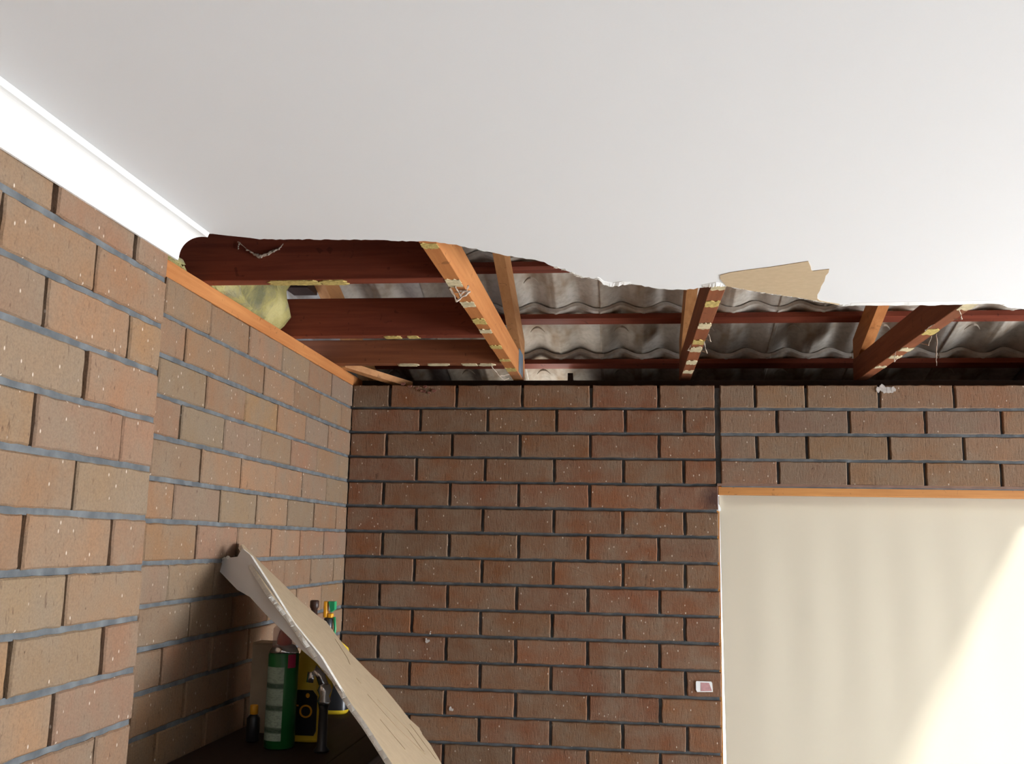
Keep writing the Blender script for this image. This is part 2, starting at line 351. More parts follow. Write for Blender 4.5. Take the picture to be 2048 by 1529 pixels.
for (x0, x1, dz) in ((1702, 2012, .0030), (1195, 1262, .004), (1405, 1448, .004)):
    top, bot = [], []
    for i in range(25):
        x = x0+(x1-x0)*i/24
        for (xa, ya), (xb, yb) in zip(edge, edge[1:]):
            if xa <= x < xb: yy = ya+(yb-ya)*(x-xa)/(xb-xa)
        top.append(hit(x, yy-5, 2, ZC-.0006)); q = hit(x, yy+random.uniform(-.5, 1.)*math.sin(pi*i/24), 2, ZC-.0006); q.z -= dz*random.uniform(.5, 1.2)*math.sin(pi*i/24); bot.append(q)
    for i in range(24):
        f = [bm.verts.new(v) for v in (top[i], top[i+1], bot[i+1], bot[i])]; g = [bm.verts.new(v.co+Vector((0, 0, .0004))) for v in f]
        bm.faces.new(f[::-1]); bm.faces.new(g)
        for a in range(4): bm.faces.new((f[a], f[(a+1) % 4], g[(a+1) % 4], g[a]))
fix(bm); obj('peeling_paper_lip', bm, WHITE, ceil)

# cornice: white cove between ceiling and pier, torn off square at the hole
prof = [(XP, -.034), (XP+.0045, -.034), (XP+.0055, -.029)]
x0, z0, x1, z1 = XP+.0055, -.029, XP+.044, .0185
for i in range(1, 17):
    t = i/16*pi/2; prof.append((x1-(x1-x0)*math.cos(t), z0+(z1-z0)*math.sin(t)))
prof += [(XP+.045, .0185), (XP+.0455, .0185), (XP+.048, .0275), (XP, .0275)]
bm = bmesh.new(); n = len(prof)
ends = [[bm.verts.new((x, yy+(.035*(x-XP)/.05 if e else 0), ZT+z)) for x, z in prof] for e, yy in ((0, -5.6), (1, -1.652))]
bm.faces.new(ends[0]); bm.faces.new(ends[1][::-1])
for i in range(n): bm.faces.new((ends[0][i], ends[1][i], ends[1][(i+1) % n], ends[0][(i+1) % n]))
fix(bm); cn = obj('trim_1', bm, WHITE, kind='structure', label='white coved cornice, snapped off at the hole')

# ------------------------------------------------------------------ roof timbers
def patches(parent, xa, xb, ys, z, n, axis='y', mats=(PATCH,)):
    """flat irregular daubs of old adhesive and paper stuck on the underside of a timber"""
    for i in range(n):
        t = ys[0]+(ys[1]-ys[0])*(i+random.uniform(.15, .85))/n; L = random.uniform(.02, .045)
        pts = []
        m = 22
        for k in range(m):
            a = 2*pi*k/m; q = 1/max(abs(math.cos(a)), abs(math.sin(a)))**.97
            u = math.cos(a)*q*L*random.uniform(.6, 1.0); v = math.sin(a)*q*(xb-xa)/2*random.uniform(.86, 1.0)
            c = (xa+xb)/2
            pts.append((c+v, t+u, z) if axis == 'y' else (t+u, c+v, z))
        bm = bmesh.new(); prism(bm, pts, (0, 0, -random.uniform(.0012, .003)))
        o = obj('adhesive_patch', bm, random.choice(mats), parent); o['label'] = 'pale daub of dried adhesive and paper'
def ry(a, yy): return ZT+a-.37*yy
def truss(xl, label, full=True, mats=None, npatch=9, ytop=-2.6):
    mb, mt = mats
    t = thing('roof_truss', (xl+.018, .09, ZT+.038), label, 'roof truss', 'roof trusses with bottom chords running to the back wall')
    if full:
        b = bmesh.new(); bx(b, xl, xl+.036, -2.9, .17, ZT+.038, ZT+.118); bevel(b, .0012, 1)
        bc = obj('bottom_chord', b, mb, t)
        patches(bc, xl, xl+.036, (-1.75 if xl < 1 else -1.2, .03), ZT+.038, npatch, mats=(PATCH, PATCH, PATCHY))
        bm = bmesh.new(); bx(bm, xl+.036, xl+.0375, -.03, .10, ZT+.043, ZT+.125)
        obj('nail_plate', bm, PLATE, t, label='blue-grey galvanised toothed connector plate')
    o = .0006 if full else 0
    h = .092*math.sqrt(1+.37**2)
    a = [(xl+o, .16, ry(.15, .16)), (xl+o, ytop, ry(.15, ytop)), (xl+o, ytop, ry(.15, ytop)+h), (xl+o, .16, ry(.15, .16)+h)]
    bm = bmesh.new(); prism(bm, a, (.036-2*o, 0, 0)); obj('top_chord', bm, mt, t)
    return t
truss(.559, 'orange pine roof truss left of centre, pale daubs down its underside, knotty right face', mats=(W_OR_Y, W_OR_Y2))
truss(1.154, 'roof truss in the middle, slim dark side face and patchy orange underside', mats=(W_BROWN_Y, W_OR_Y2), npatch=7)
truss(1.759, 'rightmost visible roof truss, wide reddish brown side face and narrow orange underside', mats=(W_BROWN_Y, W_OR_Y), npatch=6)
j = thing('roof_rafter', (-.028, 0, ry(.15, 0)), 'short orange rafter seen between the two red joists at the left', 'rafter')
h = .098; bm = bmesh.new(); prism(bm, [(-.046, .42, ry(.15, .42)), (-.046, -1.15, ry(.15, -1.15)), (-.046, -1.15, ry(.15, -1.15)+h), (-.046, .42, ry(.15, .42)+h)], (.036, 0, 0))
obj('timber', bm, W_OR_Y2, j)
obj('blocking', box(-.125, -.047, -.40, -.30, ry(.15, -.3)-.01, ry(.248, -.3)), DARKW, j)
def joist(name, y0, y1, z1, mat, label, xl=-.30, xr=.5585, np=2, mats=(PATCHY,), rng=(.05, .5)):
    bm = box(xl, xr, y0, y1, ZT+.038, ZT+z1); bevel(bm, .0015, 1)
    o = obj(name, bm, mat); tag(o, label, 'joist', 'timbers crossing from the left wall to the first truss')
    patches(o, y0, y1, rng, ZT+.038, np, 'x', mats); return o
ja = joist('ceiling_joist', -1.245, -1.205, .158, W_RED_X, 'dark red ceiling joist nearest the torn ceiling edge, cobweb on its face', np=3, rng=(.12, .36))
jb = joist('ceiling_joist', -.645, -.607, .150, W_RED_X, 'dark red ceiling joist, second back from the torn ceiling edge', np=2, rng=(.22, .45))
jc = joist('ceiling_joist', -.212, -.170, .118, W_BROWN_X, 'brown knotty ceiling joist nearest the back brick wall', np=4, mats=(PATCH,), rng=(.22, .55))
# wall plates
bm = box(-.09, -.0005, -1.70, .16, ZT, ZT+.0375); bevel(bm, .001, 1)
pl = obj('wall_plate', bm, W_OR_Y); tag(pl, 'bright orange timber plate lying along the top of the left brick wall', 'wall plate')
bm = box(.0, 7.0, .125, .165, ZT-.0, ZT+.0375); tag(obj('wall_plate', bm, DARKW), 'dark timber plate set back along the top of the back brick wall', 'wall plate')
bm = bmesh.new(); prism(bm, [(-.02, -.14, ZT+.039), (.012, -.14, ZT+.039), (.20, .075, ZT+.002), (.16, .082, ZT+.002)], (0, 0, .022))
tag(obj('timber_offcut', bm, W_OR_Y2), 'short pale timber offcut lying across the corner where the brick walls meet', 'timber')
# small nails in plate end
# insulation batts in the cavity over the left wall
def batt(y0, y1, x0, x1, z1, label):
    bm = bmesh.new(); nx, ny, nz = 10, 26, 10
    g = {}
    for i in range(nx+1):
        for jj in range(ny+1):
            for k in range(nz+1):
                if i in (0, nx) or jj in (0, ny) or k in (0, nz):
                    u, v, q = i/nx, jj/ny, k/nz
                    lum = .018*math.sin(7*v+3*q)+.015*math.sin(13*q+5*v)+random.uniform(-.006, .006)
                    xx = x0+(x1-x0)*u+(lum if u > .5 else 0)-.03*(1-q)**2*u*(1 if v > .8 else 0)
                    zz = ZT+.0385+(z1-.0385)*q+(.012*math.sin(9*v)+random.uniform(-.005, .005) if q > .5 else 0)
                    g[i, jj, k] = bm.verts.new((xx, y0+(y1-y0)*v, zz))
    def quad(a, b, c, d): bm.faces.new([g[t] for t in (a, b, c, d)])
    for i in range(nx):
        for jj in range(ny):
            for k in (0, nz): quad((i, jj, k), (i+1, jj, k), (i+1, jj+1, k), (i, jj+1, k))
    for i in range(nx):
        for k in range(nz):
            for jj in (0, ny): quad((i, jj, k), (i+1, jj, k), (i+1, jj, k+1), (i, jj, k+1))
    for jj in range(ny):
        for k in range(nz):
            for i in (0, nx): quad((i, jj, k), (i, jj+1, k), (i, jj+1, k+1), (i, jj, k+1))
    fix(bm); o = obj('insulation_batt', bm, BATT, smooth=True); tag(o, label, 'insulation', 'insulation batts over the left wall')
batt(-1.18, -.66, -.34, -.012, .30, 'large yellow-green insulation batt bulging over the left wall between the red joists')
batt(-1.72, -1.262, -.34, -.05, .062, 'small corner of yellow insulation showing past the torn end of the cornice')
# bracing block beside rafter
# battens
BY = lambda n: .02+.29*n
TA = math.atan(.37)
bl = {-2: 'roof batten highest up the slope, almost hidden by the torn ceiling edge', -1: 'reddish roof batten just under the torn ceiling edge, topmost one in view',
      0: 'long red roof batten in the middle of the opening with wavy tile ends above it', 1: 'dark roof batten nearest the top of the back brick wall', 2: 'roof batten out over the eaves beyond the back wall', -3: 'roof batten far up the slope above the ceiling'}
for n in (-3, -2, -1, 0, 1, 2):
    yy = BY(n); zz = ry(.248, yy)
    bm = bmesh.new(); c, q = math.cos(TA), math.sin(TA)
    prism(bm, [(-.5, yy, zz), (-.5, yy+.038*c, zz-.038*q), (-.5, yy+.038*c+.020*q, zz-.038*q+.020*c), (-.5, yy+.020*q, zz+.020*c)], (3.04 if n < 1 else 2.93, 0, 0))
    tag(obj('roof_batten', bm, W_RED_X), bl[n], 'batten', 'roof battens carrying the tiles')

# ------------------------------------------------------------------ roof tiles
TW = .306
def tile_bm():
    bm = bmesh.new(); nu, nv = 44, 6; th = .013; L = .385; W = TW+.012
    def prof(u):       # rounded rolls with a flatter pan
        a = (1+math.cos(2*pi*(u-.0765)/.153))/2
        return .024*a**1.35
    top, bot = [], []
    for j in range(nv+1):
        v = L*j/nv; rt, rb = [], []
        for i in range(nu+1):
            u = W*i/nu; h = prof(u)
            lip = .004 if (u < .012) else 0
            rb.append(bm.verts.new((u, v, h-(.0035 if .150 < u < .160 else 0)-lip*.6))); rt.append(bm.verts.new((u, v, h+th)))
        top.append(rt); bot.append(rb)
    for j in range(nv):
        for i in range(nu):
            bm.faces.new((bot[j][i], bot[j+1][i], bot[j+1][i+1], bot[j][i+1])); bm.faces.new((top[j][i], top[j][i+1], top[j+1][i+1], top[j+1][i]))
    for j in range(nv):
        for i in (0, nu): bm.faces.new((bot[j][i], bot[j+1][i], top[j+1][i], top[j][i]))
    for i in range(nu):
        for j in (0, nv): bm.faces.new((bot[j][i], bot[j][i+1], top[j][i+1], top[j][i]))
    fix(bm); return bm
def lug_bm():
    bm = bmesh.new(); pts = []
    for i in range(11):
        t = -1+2*i/10; pts.append((.0765+.026*t, .150+.022*t*t, .024*((1+math.cos(2*pi*.026*t/.153))/2)**1.35-.001))
    tube(bm, pts, [.001+.0055*(1-abs(-1+2*i/10)) for i in range(11)], 6); return bm
tl = bpy.data.objects.new('roof_tile', None)
tb = obj('roof_tile', tile_bm(), TILE, smooth=False); lug = obj('hanging_lug', lug_bm(), TILE)
lug.parent = tb
for p in tb.data.polygons: p.use_smooth = abs(p.normal.z) > .3
names = {-3: None, -2: 'high up the slope, just under the torn ceiling edge', -1: 'in the upper visible course, between the upper and middle battens', 0: 'in the middle course below the long red batten', 1: 'in the dark lowest course behind the top of the back brick wall', 2: 'in the eaves course beyond the back wall'}
first = True; ang = TA-math.atan(.019/.31)
for n in (-3, -2, -1, 0, 1, 2):
    for i in range(-4, 7 if n < 1 else 6):
        o = tb if first else tb.copy()
        if not first:
            C.objects.link(o); l2 = lug.copy(); C.objects.link(l2); l2.parent = o
        first = False
        yy = BY(n)-.006; zz = ry(.248, yy)+.0215
        o.location = (.642-.0765+TW*i+random.uniform(-.003, .003), yy, zz); o.rotation_euler = (-ang+random.uniform(-.004, .004), 0, random.uniform(-.006, .006))
        lb = 'grey-brown wavy roof tile seen from below, '+(names[n] or 'high up the slope above the ceiling')
        tag(o, lb, 'roof tile', 'roof tiles '+(names[n] or 'high up the slope'))
bpy.data.objects.remove(tl)
# roof enclosure: sarking over the tiles, soffit, fascia, gable boards
def rq(x0, x1, ya, yb, a, th):
    return [(x0, ya, ry(a, ya)), (x0, yb, ry(a, yb)), (x0, yb, ry(a, yb)+th), (x0, ya, ry(a, ya)+th)]
bm = bmesh.new(); prism(bm, rq(-1.2, 2.56, .13, -5.7, .345, .02), (3.76, 0, 0)); prism(bm, rq(-1.2, 2.45, .98, .13, .345, .02), (3.65, 0, 0)); bx(bm, 2.45, 2.56, .12, .14, ZT, ZT+.5)
bx(bm, 2.56, 7.2, -5.7, .12, ZT+.9, ZT+.92); bx(bm, -1.22, -1.2, -5.7, .9, ZT-.1, ZT+2.6); bx(bm, -1.2, 7.2, -5.75, -5.7, ZT, ZT+2.7)
bx(bm, 2.56, 7.2, .12, .14, ZT, ZT+.92); bx(bm, 7.2, 7.22, -5.7, .12, ZT, ZT+.92); bx(bm, 2.56, 2.58, -5.7, .12, ZT+.3, ZT+2.7)
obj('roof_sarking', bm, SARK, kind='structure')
bm = bmesh.new()
bx(bm, -1.2, .60, .11, .80, ZT-.060, ZT-.052); bx(bm, .74, 2.45, .11, .80, ZT-.060, ZT-.052); bx(bm, .60, .74, .11, .14, ZT-.060, ZT-.052); bx(bm, .60, .74, .74, .80, ZT-.060, ZT-.052)
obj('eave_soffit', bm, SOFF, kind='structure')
bm = bmesh.new(); prism(bm, [(.742, .352, ZT-.052), (.742, .76, ZT-.052), (.742, .76, ry(.235, .76)), (.742, .352, ry(.235, .352))], (.020, 0, 0)); obj('gap_light_stop', bm, DARKW, kind='structure')  # added board that keeps light from the soffit gap from spreading
obj('fascia', box(-1.2, 2.45, .80, .825, ZT-.11, ZT-.0), LINTEL, kind='structure')
bm = bmesh.new(); prism(bm, [(2.435, .10, ZT-.06), (2.435, .95, ZT-.06), (2.435, .95, ry(.36, .95)), (2.435, .10, ry(.36, .10))], (.018, 0, 0)); obj('barge_board', bm, LINTEL, kind='structure')
obj('wall_outer', box(-1.2, -.13, .10, .13, 0, ZT-.05), PALE, kind='structure')
obj('ground', box(-15, 20, .13, 25, -.25, -.15), GROUND, kind='structure')

# ------------------------------------------------------------------ window, blind
win = bpy.data.objects.new('window_1', None); C.objects.link(win); win.location = (XW0, .06, ZS); win['kind'] = 'structure'
obj('steel_lintel', box(XW0-.002, XW1+.1, .001, .085, ZH-.0008, ZH+.0075), LINTEL, win, label='thin brown steel lintel edge')
obj('window_head', bevel(box(XW0+.001, XW1, .012, .038, ZH-.030, ZH-.001), .003), W_HEAD, win, label='orange varnished timber head')
obj('window_jamb', bevel(box(XW0+.001, XW0+.0115, .080, .14, ZS, ZH-.030), .002), W_JAMB, win)
obj('window_jamb', bevel(box(XW1-.04, XW1, .080, .14, ZS, ZH-.030), .002), W_JAMB, win)
obj('window_sill', box(XW0, XW1, .02, .16, ZS-.02, ZS), W_HEAD, win)
obj('window_pane', box(XW0+.01, XW1-.03, .128, .132, ZS, ZH-.030), GLASS, win)
bm = bmesh.new()
for a, b, c0, c1 in ((XD0, XD0+.05, ZD, ZH), (XD1-.05, XD1, ZD, ZH), ((XD0+XD1)/2-.03, (XD0+XD1)/2+.03, ZD, ZH), (XD0, XD1, ZH-.05, ZH), (XD0, XD1, .0, ZD+.05)): bx(bm, a, b, .05, .10, c0, c1)
dr = obj('door_1', bm, W_JAMB, kind='structure'); obj('door_pane', box(XD0+.05, XD1-.05, .073, .077, ZD+.05, ZH-.05), GLASS, dr)
# roller blind
bt = thing('roller_blind', (2.35, .05, ZH-.05), 'cream fabric roller blind pulled down over the window', 'blind')
bm = bmesh.new(); nx, nz = 60, 60; g = []
zt, zb = ZH-.003, ZS+.04
def blx(z): return 1.2765+(ZH-.04-z)*.0105
for j in range(nz+1):
    z = zt+(zb-zt)*j/nz; row = []
    for i in range(nx+1):
        t = i/nx; x = blx(z)*(1-t)+(XW1-.012)*t
        d = min(1, (zt-z)/.5)*math.exp(-max(0, (zt-z)-.15)*2.0)
        row.append(bm.verts.new((x, .045+.0025*d*math.sin(t*46+.6*math.sin(3*z)), z)))
    g.append(row)
for j in range(nz):
    for i in range(nx): bm.faces.new((g[j][i], g[j+1][i], g[j+1][i+1], g[j][i+1]))
obj('fabric', bm, BLIND, bt, smooth=True)
bm = bmesh.new(); tube(bm, [(1.280, .068, ZH-.052), (XW1-.015, .068, ZH-.052)], .017, 20); obj('roller_tube', bm, BLIND, bt, smooth=True)
bm = bmesh.new(); bx(bm, XW0+.0015, XW0+.004, .025, .078, ZH-.080, ZH-.003); prism(bm, [(XW0+.004, .028, ZH-.060), (XW0+.0115, .028, ZH-.074), (XW0+.0115, .028, ZH-.083), (XW0+.004, .028, ZH-.083)], (0, .03, 0))
obj('bracket', bm, WHITE, bt, label='white end bracket')
bm = bmesh.new(); tube(bm, [(1.285, .045, zb), (XW1-.015, .045, zb)], .009, 10); obj('bottom_rail', bm, WHITE, bt, smooth=True)
# sticker on the brick
st = thing('sticker', (1.216, -.003, ZT-.990), 'small pink and white rectangular sticker on a half brick beside the window', 'sticker')
bm = bmesh.new(); zc, xc = ZT-.990, 1.2155
def rr(x0, x1, z0, z1, y):
    return [(x0+.004, y, z0), (x1, y, z0+.002), (x1-.002, y, z1-.004), (x1-.005, y, z1), (x0+.002, y, z1), (x0, y, z1-.004), (x0, y, z0+.007)]
prism(bm, rr(xc-.027, xc+.027, zc-.017, zc+.017, -.0042), (0, .0022, 0)); obj('backing', bm, WHITE, st)
bm = bmesh.new(); prism(bm, [(xc-.012, -.0046, zc-.014), (xc+.024, -.0046, zc-.012), (xc+.015, -.0046, zc+.013), (xc-.012, -.0046, zc+.013)], (0, .0004, 0)); obj('printed_panel', bm, plain('pink_print', (.50, .27, .27), .6, .3, .15, 90), st)

# ------------------------------------------------------------------ cabinets
ZK = ZT-1.011
ct = thing('cupboard', (.3, -.9, 0), 'dark stained cupboard standing in the brick recess with bottles on its top', 'cupboard')
obj('body', bevel(box(.012, .315, -1.66, -.52, 0, ZK-.025), .003), DARKW, ct); obj('top', bevel(box(.010, .335, -1.665, -.50, ZK-.025, ZK), .004), DARKW, ct)
for k in range(2):
    y0 = -1.645+k*.56
    d = obj('door', bevel(box(.315, .329, y0, y0+.55, .08, ZK-.04), .003), DARKW, ct)
    obj("handle", box(.329, .334, y0+.44, y0+.455, .75, .87), P_SILV, d)
sb = thing('shade_filler_box', (.378, -1.23, 0), 'dark timber box added against the cupboard to darken the space under the fallen strip', 'box')  # extra box put in to block light and darken the area below the strip
obj('body', bevel(box(.337, .418, -1.665, -.80, .0, ZK-.018), .003), DARKW, sb); obj('lid', bevel(box(.3365, .420, -1.67, -.795, ZK-.018, ZK), .003), DARKW, sb)
# ------------------------------------------------------------------ fallen sheets
T0 = hit(482, 1090, 0, .022); T0 = Vector((.022, T0.y, T0.z)); E0 = CAM+ray(775, 1529)*1.69
ed = (E0-T0); eL = ed.length; eu = ed/eL
lenA = (T0.z-.006)/(-eu.z)
up_px = [(486,1089),(520,1124),(566,1168),(600,1202),(640,1236),(652,1243),(680,1281),(700,1306),(745,1352),(758,1363),(765,1372),(790,1402),(820,1440),(838,1456),(845,1470),(862,1492),(882,1527)]
fr_px = [(482,1090),(510,1140),(541,1188),(560,1212),(584,1242),(612,1282),(645,1325),(671,1357),(702,1408),(738,1457),(775,1515)]
QA = CAM+ray(700, 1306)*2.5; nA = eu.cross(QA-T0).normalized()
if nA.z < 0: nA = -nA
def onA(x, y): d = ray(x, y); return CAM+d*((T0-CAM).dot(nA)/d.dot(nA))
front = [onA(x, y) for x, y in fr_px]; back = [onA(x, y) for x, y in up_px]
def jit(P, k=4, a=.002):
    out = []
    for p, q in zip(P, P[1:]):
        for i in range(k):
            r = p.lerp(q, i/k); out.append(r+(nA.cross(eu))*random.uniform(-a, a))
    return out+[P[-1]]
front = jit(front); back = jit(back, 3, .0025)
T1 = T0+eu*lenA; wA = nA.cross(eu); wA = wA if wA.y > 0 else -wA; T1 = T1+wA*.0
loop = front+[T1-wA*.05, T1+wA*.62]+back[::-1]
def slab(name, loop, off, mats, sidx=1, **k):
    bm = bmesh.new(); fs = prism(bm, loop, off)
    fs[0].material_index = 0
    for f in fs[2:]: f.material_index = 1
    fs[1].material_index = 2
    return obj(name, bm, mats, **k)
pa = thing('plasterboard_sheet', tuple(T1), 'fallen plasterboard strip with brown paper face up, its tip leaning on the left brick wall', 'plasterboard', 'fallen plasterboard')
slab('board', loop, -nA*.010, [KRAFT2, GYPSUM, CEIL], parent=pa)
bm = bmesh.new()       # crumbled gypsum lip along the broken edge
for i in range(len(front)-1):
    if i < 8: continue
    p, q = front[i], front[i+1]; r = random.uniform(.002, .006)
    prism(bm, [p-wA*.0005, q-wA*.0005, q-wA*r-nA*.006, p-wA*r*random.uniform(.5, 1)-nA*.006], -nA*.003)
obj('crumbled_edge', bm, GYPSUM, pa, label='crumbling white gypsum along the broken edge')
CREASE = plain('creased_paper', (.36, .26, .16), .9, .1)
bm = bmesh.new(); bm.free()       # creases and a torn edge in the brown paper
for pts_ in ([(670,1279),(695,1318),(700,1330)], [(712,1357),(722,1368)], [(735,1390),(790,1452),(850,1510)], [(755,1400),(815,1460),(848,1505)], [(820,1450),(872,1520)], [(760,1440),(810,1500)]):
    P = [onA(x, y)+nA*.0004 for x, y in pts_]; bm = bmesh.new(); tube(bm, jit(P, 5, .001), .0006, 5); obj('paper_crease', bm, CREASE, pa)
# second, grey faced piece behind it
def onB(x, y):
    d = ray(x, y); t = (x-430)/(800-430); z = 1/((1-t)/2.31+t/(1.69)) ; z = z+.035+.06*t; return CAM+d*z
gp = [(433,1137),(437,1123),(452,1117),(475,1114),(484,1097),(500,1110),(540,1172),(582,1240),(640,1312),(668,1358),(695,1402),(660,1352),(628,1322),(600,1298),(580,1277),(530,1228),(500,1195),(474,1180)]
# fit a plane through three of its points so that the piece is flat
q0, q1, q2 = onB(433, 1137), onB(668, 1358), onB(540, 1172)
q2 = q2+Vector((0, .05, .0)); nB = (q1-q0).cross(q2-q0).normalized()
if nB.dot(F_) < 0: nB = -nB
def onBp(x, y): d = ray(x, y); return CAM+d*((q0-CAM).dot(nB)/d.dot(nB))
pb = thing('plasterboard_sheet', tuple(q1), 'smaller plasterboard piece, grey painted face showing, tucked under the brown faced strip', 'plasterboard', 'fallen plasterboard')
slab('board', [onBp(x, y) for x, y in gp], nB*.010, [CEIL, GYPSUM, KRAFT], parent=pb)
bm = bmesh.new()
for x, y in [(430,1131),(434,1128),(440,1122),(448,1118),(456,1116)]:
    p = onBp(x, y); bmesh.ops.create_icosphere(bm, subdivisions=2, radius=random.uniform(.004, .006), matrix=Matrix.Translation(p))
for v in bm.verts: v.co += Vector((random.uniform(-.0015, .0015),)*3)
obj('crumbled_corner', bm, GYPSUM, pb)

# ------------------------------------------------------------------ bottles and cans
def at(px, py, yy): return hit(px, py, 1, yy)
# green aerosol can
p = at(563, 1400, -1.08); cx, cyy = p.x, -1.08; r = .0345
can = thing('aerosol_can', (cx, cyy, ZK), 'green aerosol can with red cap and pale printed panel standing on the cupboard', 'aerosol can')
bm = bmesh.new(); lathe(bm, [(r-.003, 0), (r, .003), (r, .205), (r-.002, .209)], (cx, cyy, ZK+.001)); obj('body', bm, P_GREEN, can, smooth=True)
bm = bmesh.new(); lathe(bm, [(r-.001, .209), (r-.004, .216), (r*.72, .224), (r*.5, .228)], (cx, cyy, ZK+.001)); obj('dome', bm, P_SILV, can, smooth=True)
bm = bmesh.new(); lathe(bm, [(.017, .222), (.017, .240), (.013, .256), (.007, .262)], (cx, cyy, ZK+.001)); obj('nozzle', bm, P_RED, can, smooth=True, label='red nozzle cap')
bm = bmesh.new(); lathe(bm, [(.027, .220), (.027, .262), (.022, .268)], (cx, cyy, ZK+.001)); obj('overcap', bm, CLEARP, can, smooth=True, label='clear overcap')
def wrap(a0, a1, z0, z1, rr_, mat, name, par, c):
    bm = bmesh.new(); n = 16; A = []
    for i in range(n+1):
        a = a0+(a1-a0)*i/n; A.append([bm.verts.new((c[0]+rr_*math.cos(a), c[1]+rr_*math.sin(a), z)) for z in (z0, z1)])
    for q, w_ in zip(A, A[1:]): bm.faces.new((q[0], w_[0], w_[1], q[1]))
    return obj(name, bm, mat, par, smooth=True)
wrap(-2.55, -1.15, ZK+.020, ZK+.180, r+.0006, CANLAB, 'label_panel', can, (cx, cyy))
wrap(-.95, -.35, ZK+.178, ZK+.208, r+.0006, P_PINK, 'label_spot', can, (cx, cyy))
# yellow jug with black label and loop handle
yc = -.985; xl, xr = at(573, 1400, yc).x, at(650, 1400, yc).x; xm = (xl+xr)/2; hw = (xr-xl)/2
jug = thing('plastic_jug', (xm, yc, ZK), 'yellow plastic jug with a black label standing behind the green can', 'bottle')
bm = bmesh.new(); ring = []
pf = [(1.0, 0), (1.04, .006), (1.04, .10), (.98, .128), (.80, .160), (.62, .185), (.36, .200), (.34, .212)]
for sx_, z in pf:
    rg = []
    for i in range(32):
        a = 2*pi*i/32; ca, sa = math.cos(a), math.sin(a); e = .55
        rg.append(bm.verts.new((xm+hw*sx_*math.copysign(abs(ca)**e, ca), yc+.030*min(1, sx_)*math.copysign(abs(sa)**e, sa), ZK+.001+z)))
    ring.append(rg)
for a, b in zip(ring, ring[1:]):
    for i in range(32): bm.faces.new((a[i], a[(i+1) % 32], b[(i+1) % 32], b[i]))
bm.faces.new(ring[0][::-1]); bm.faces.new(ring[-1]); obj('body', bm, P_YEL, jug, smooth=True)
bm = bmesh.new(); zz0, zz1 = ZK+.016, ZK+.118
prism(bm, [(xm-hw*.8, yc-.0315, zz0), (xm+hw*.70, yc-.0315, zz0), (xm+hw*.80, yc-.0315, zz0+.01), (xm+hw*.80, yc-.0315, zz1-.014), (xm+hw*.55, yc-.0315, zz1), (xm-hw*.8, yc-.0315, zz1)], (0, .0025, 0)); lab = obj('front_label', bm, P_BLK, jug, label='black label with yellow lettering')
cu = bpy.data.curves.new('lettering', 'FONT'); cu.body = 'TO'; cu.size = .042; cu.extrude = .0004; cu.align_x = 'RIGHT'; cu.space_character = 1.0
to = bpy.data.objects.new('lettering', cu); C.objects.link(to); to.rotation_euler = (pi/2, 0, 0); to.location = (xm+hw*.62, yc-.0322, ZK+.056); cu.materials.append(P_ORG)
dg = bpy.context.evaluated_depsgraph_get(); me = bpy.data.meshes.new_from_object(to.evaluated_get(dg)); mw = to.matrix_basis.copy(); bpy.data.objects.remove(to)
me.transform(mw); lo = bpy.data.objects.new('lettering', me); C.objects.link(lo); lo.parent = lab; lo.matrix_parent_inverse = Matrix.Translation(-Vector(jug.location))@Matrix.Identity(4)
lo.matrix_parent_inverse = Matrix.Identity(4)
bm = bmesh.new(); prism(bm, [(xm+hw*(.32+.10*math.cos(t))-.0, yc-.0321, ZK+.106+.0055*math.sin(t)) for t in [i*pi/6 for i in range(12)]], (0, -.0006, 0)); obj('label_emblem', bm, P_ORG, jug)
bm = bmesh.new(); tube(bm, [(xm+hw*.55, yc, ZK+.165), (xm+hw*1.05, yc, ZK+.160), (xm+hw*1.25, yc, ZK+.125), (xm+hw*1.05, yc, ZK+.085)], .007, 10); obj('loop_handle', bm, P_YEL, jug, smooth=True)
bm = bmesh.new(); lathe(bm, [(.016, .210), (.017, .212), (.017, .232), (.015, .234)], (xm, yc, ZK)); obj('cap', bm, P_BLK, jug, smooth=True)
# trigger spray bottle behind the sheet
yt = -.62; pc = at(655, 1240, yt); xc = pc.x+.003; ztop = at(655, 1203, yt).z; znk = at(655, 1236, yt).z; zsh = at(690, 1283, yt).z
sp = thing('spray_bottle', (xc+.03, yt, ZK), 'yellow spray bottle with orange and green trigger, half hidden behind the fallen strip', 'spray bottle')
xe = at(700, 1320, yt).x; xb = (xc+xe)/2
bm = bmesh.new(); ring = []
H = zsh-ZK
for wx, z, ox in ((.050, 0, .0), (.053, .005, 0), (.053, H-.05, 0), (.045, H-.02, 0), (.026, H+.002, -.008), (.014, H+.016, -.018), (.013, H+.022, -.018)):
    rg = []
    for i in range(28):
        a = 2*pi*i/28; ca, sa = math.cos(a), math.sin(a); e = .65
        rg.append(bm.verts.new((xe-.053+ox+wx*math.copysign(abs(ca)**e, ca), yt+.6*wx*math.copysign(abs(sa)**e, sa), ZK+.001+z)))
    ring.append(rg)
for a, b in zip(ring, ring[1:]):
    for i in range(28): bm.faces.new((a[i], a[(i+1) % 28], b[(i+1) % 28], b[i]))
bm.faces.new(ring[0][::-1]); bm.faces.new(ring[-1]); obj('body', bm, P_YEL, sp, smooth=True)
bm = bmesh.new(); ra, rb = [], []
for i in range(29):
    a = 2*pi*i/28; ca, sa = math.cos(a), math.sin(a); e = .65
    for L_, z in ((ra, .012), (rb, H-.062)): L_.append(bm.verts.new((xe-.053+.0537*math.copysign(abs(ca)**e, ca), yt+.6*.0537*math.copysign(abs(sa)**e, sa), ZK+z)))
for i in range(28): bm.faces.new((ra[i], ra[i+1], rb[i+1], rb[i]))
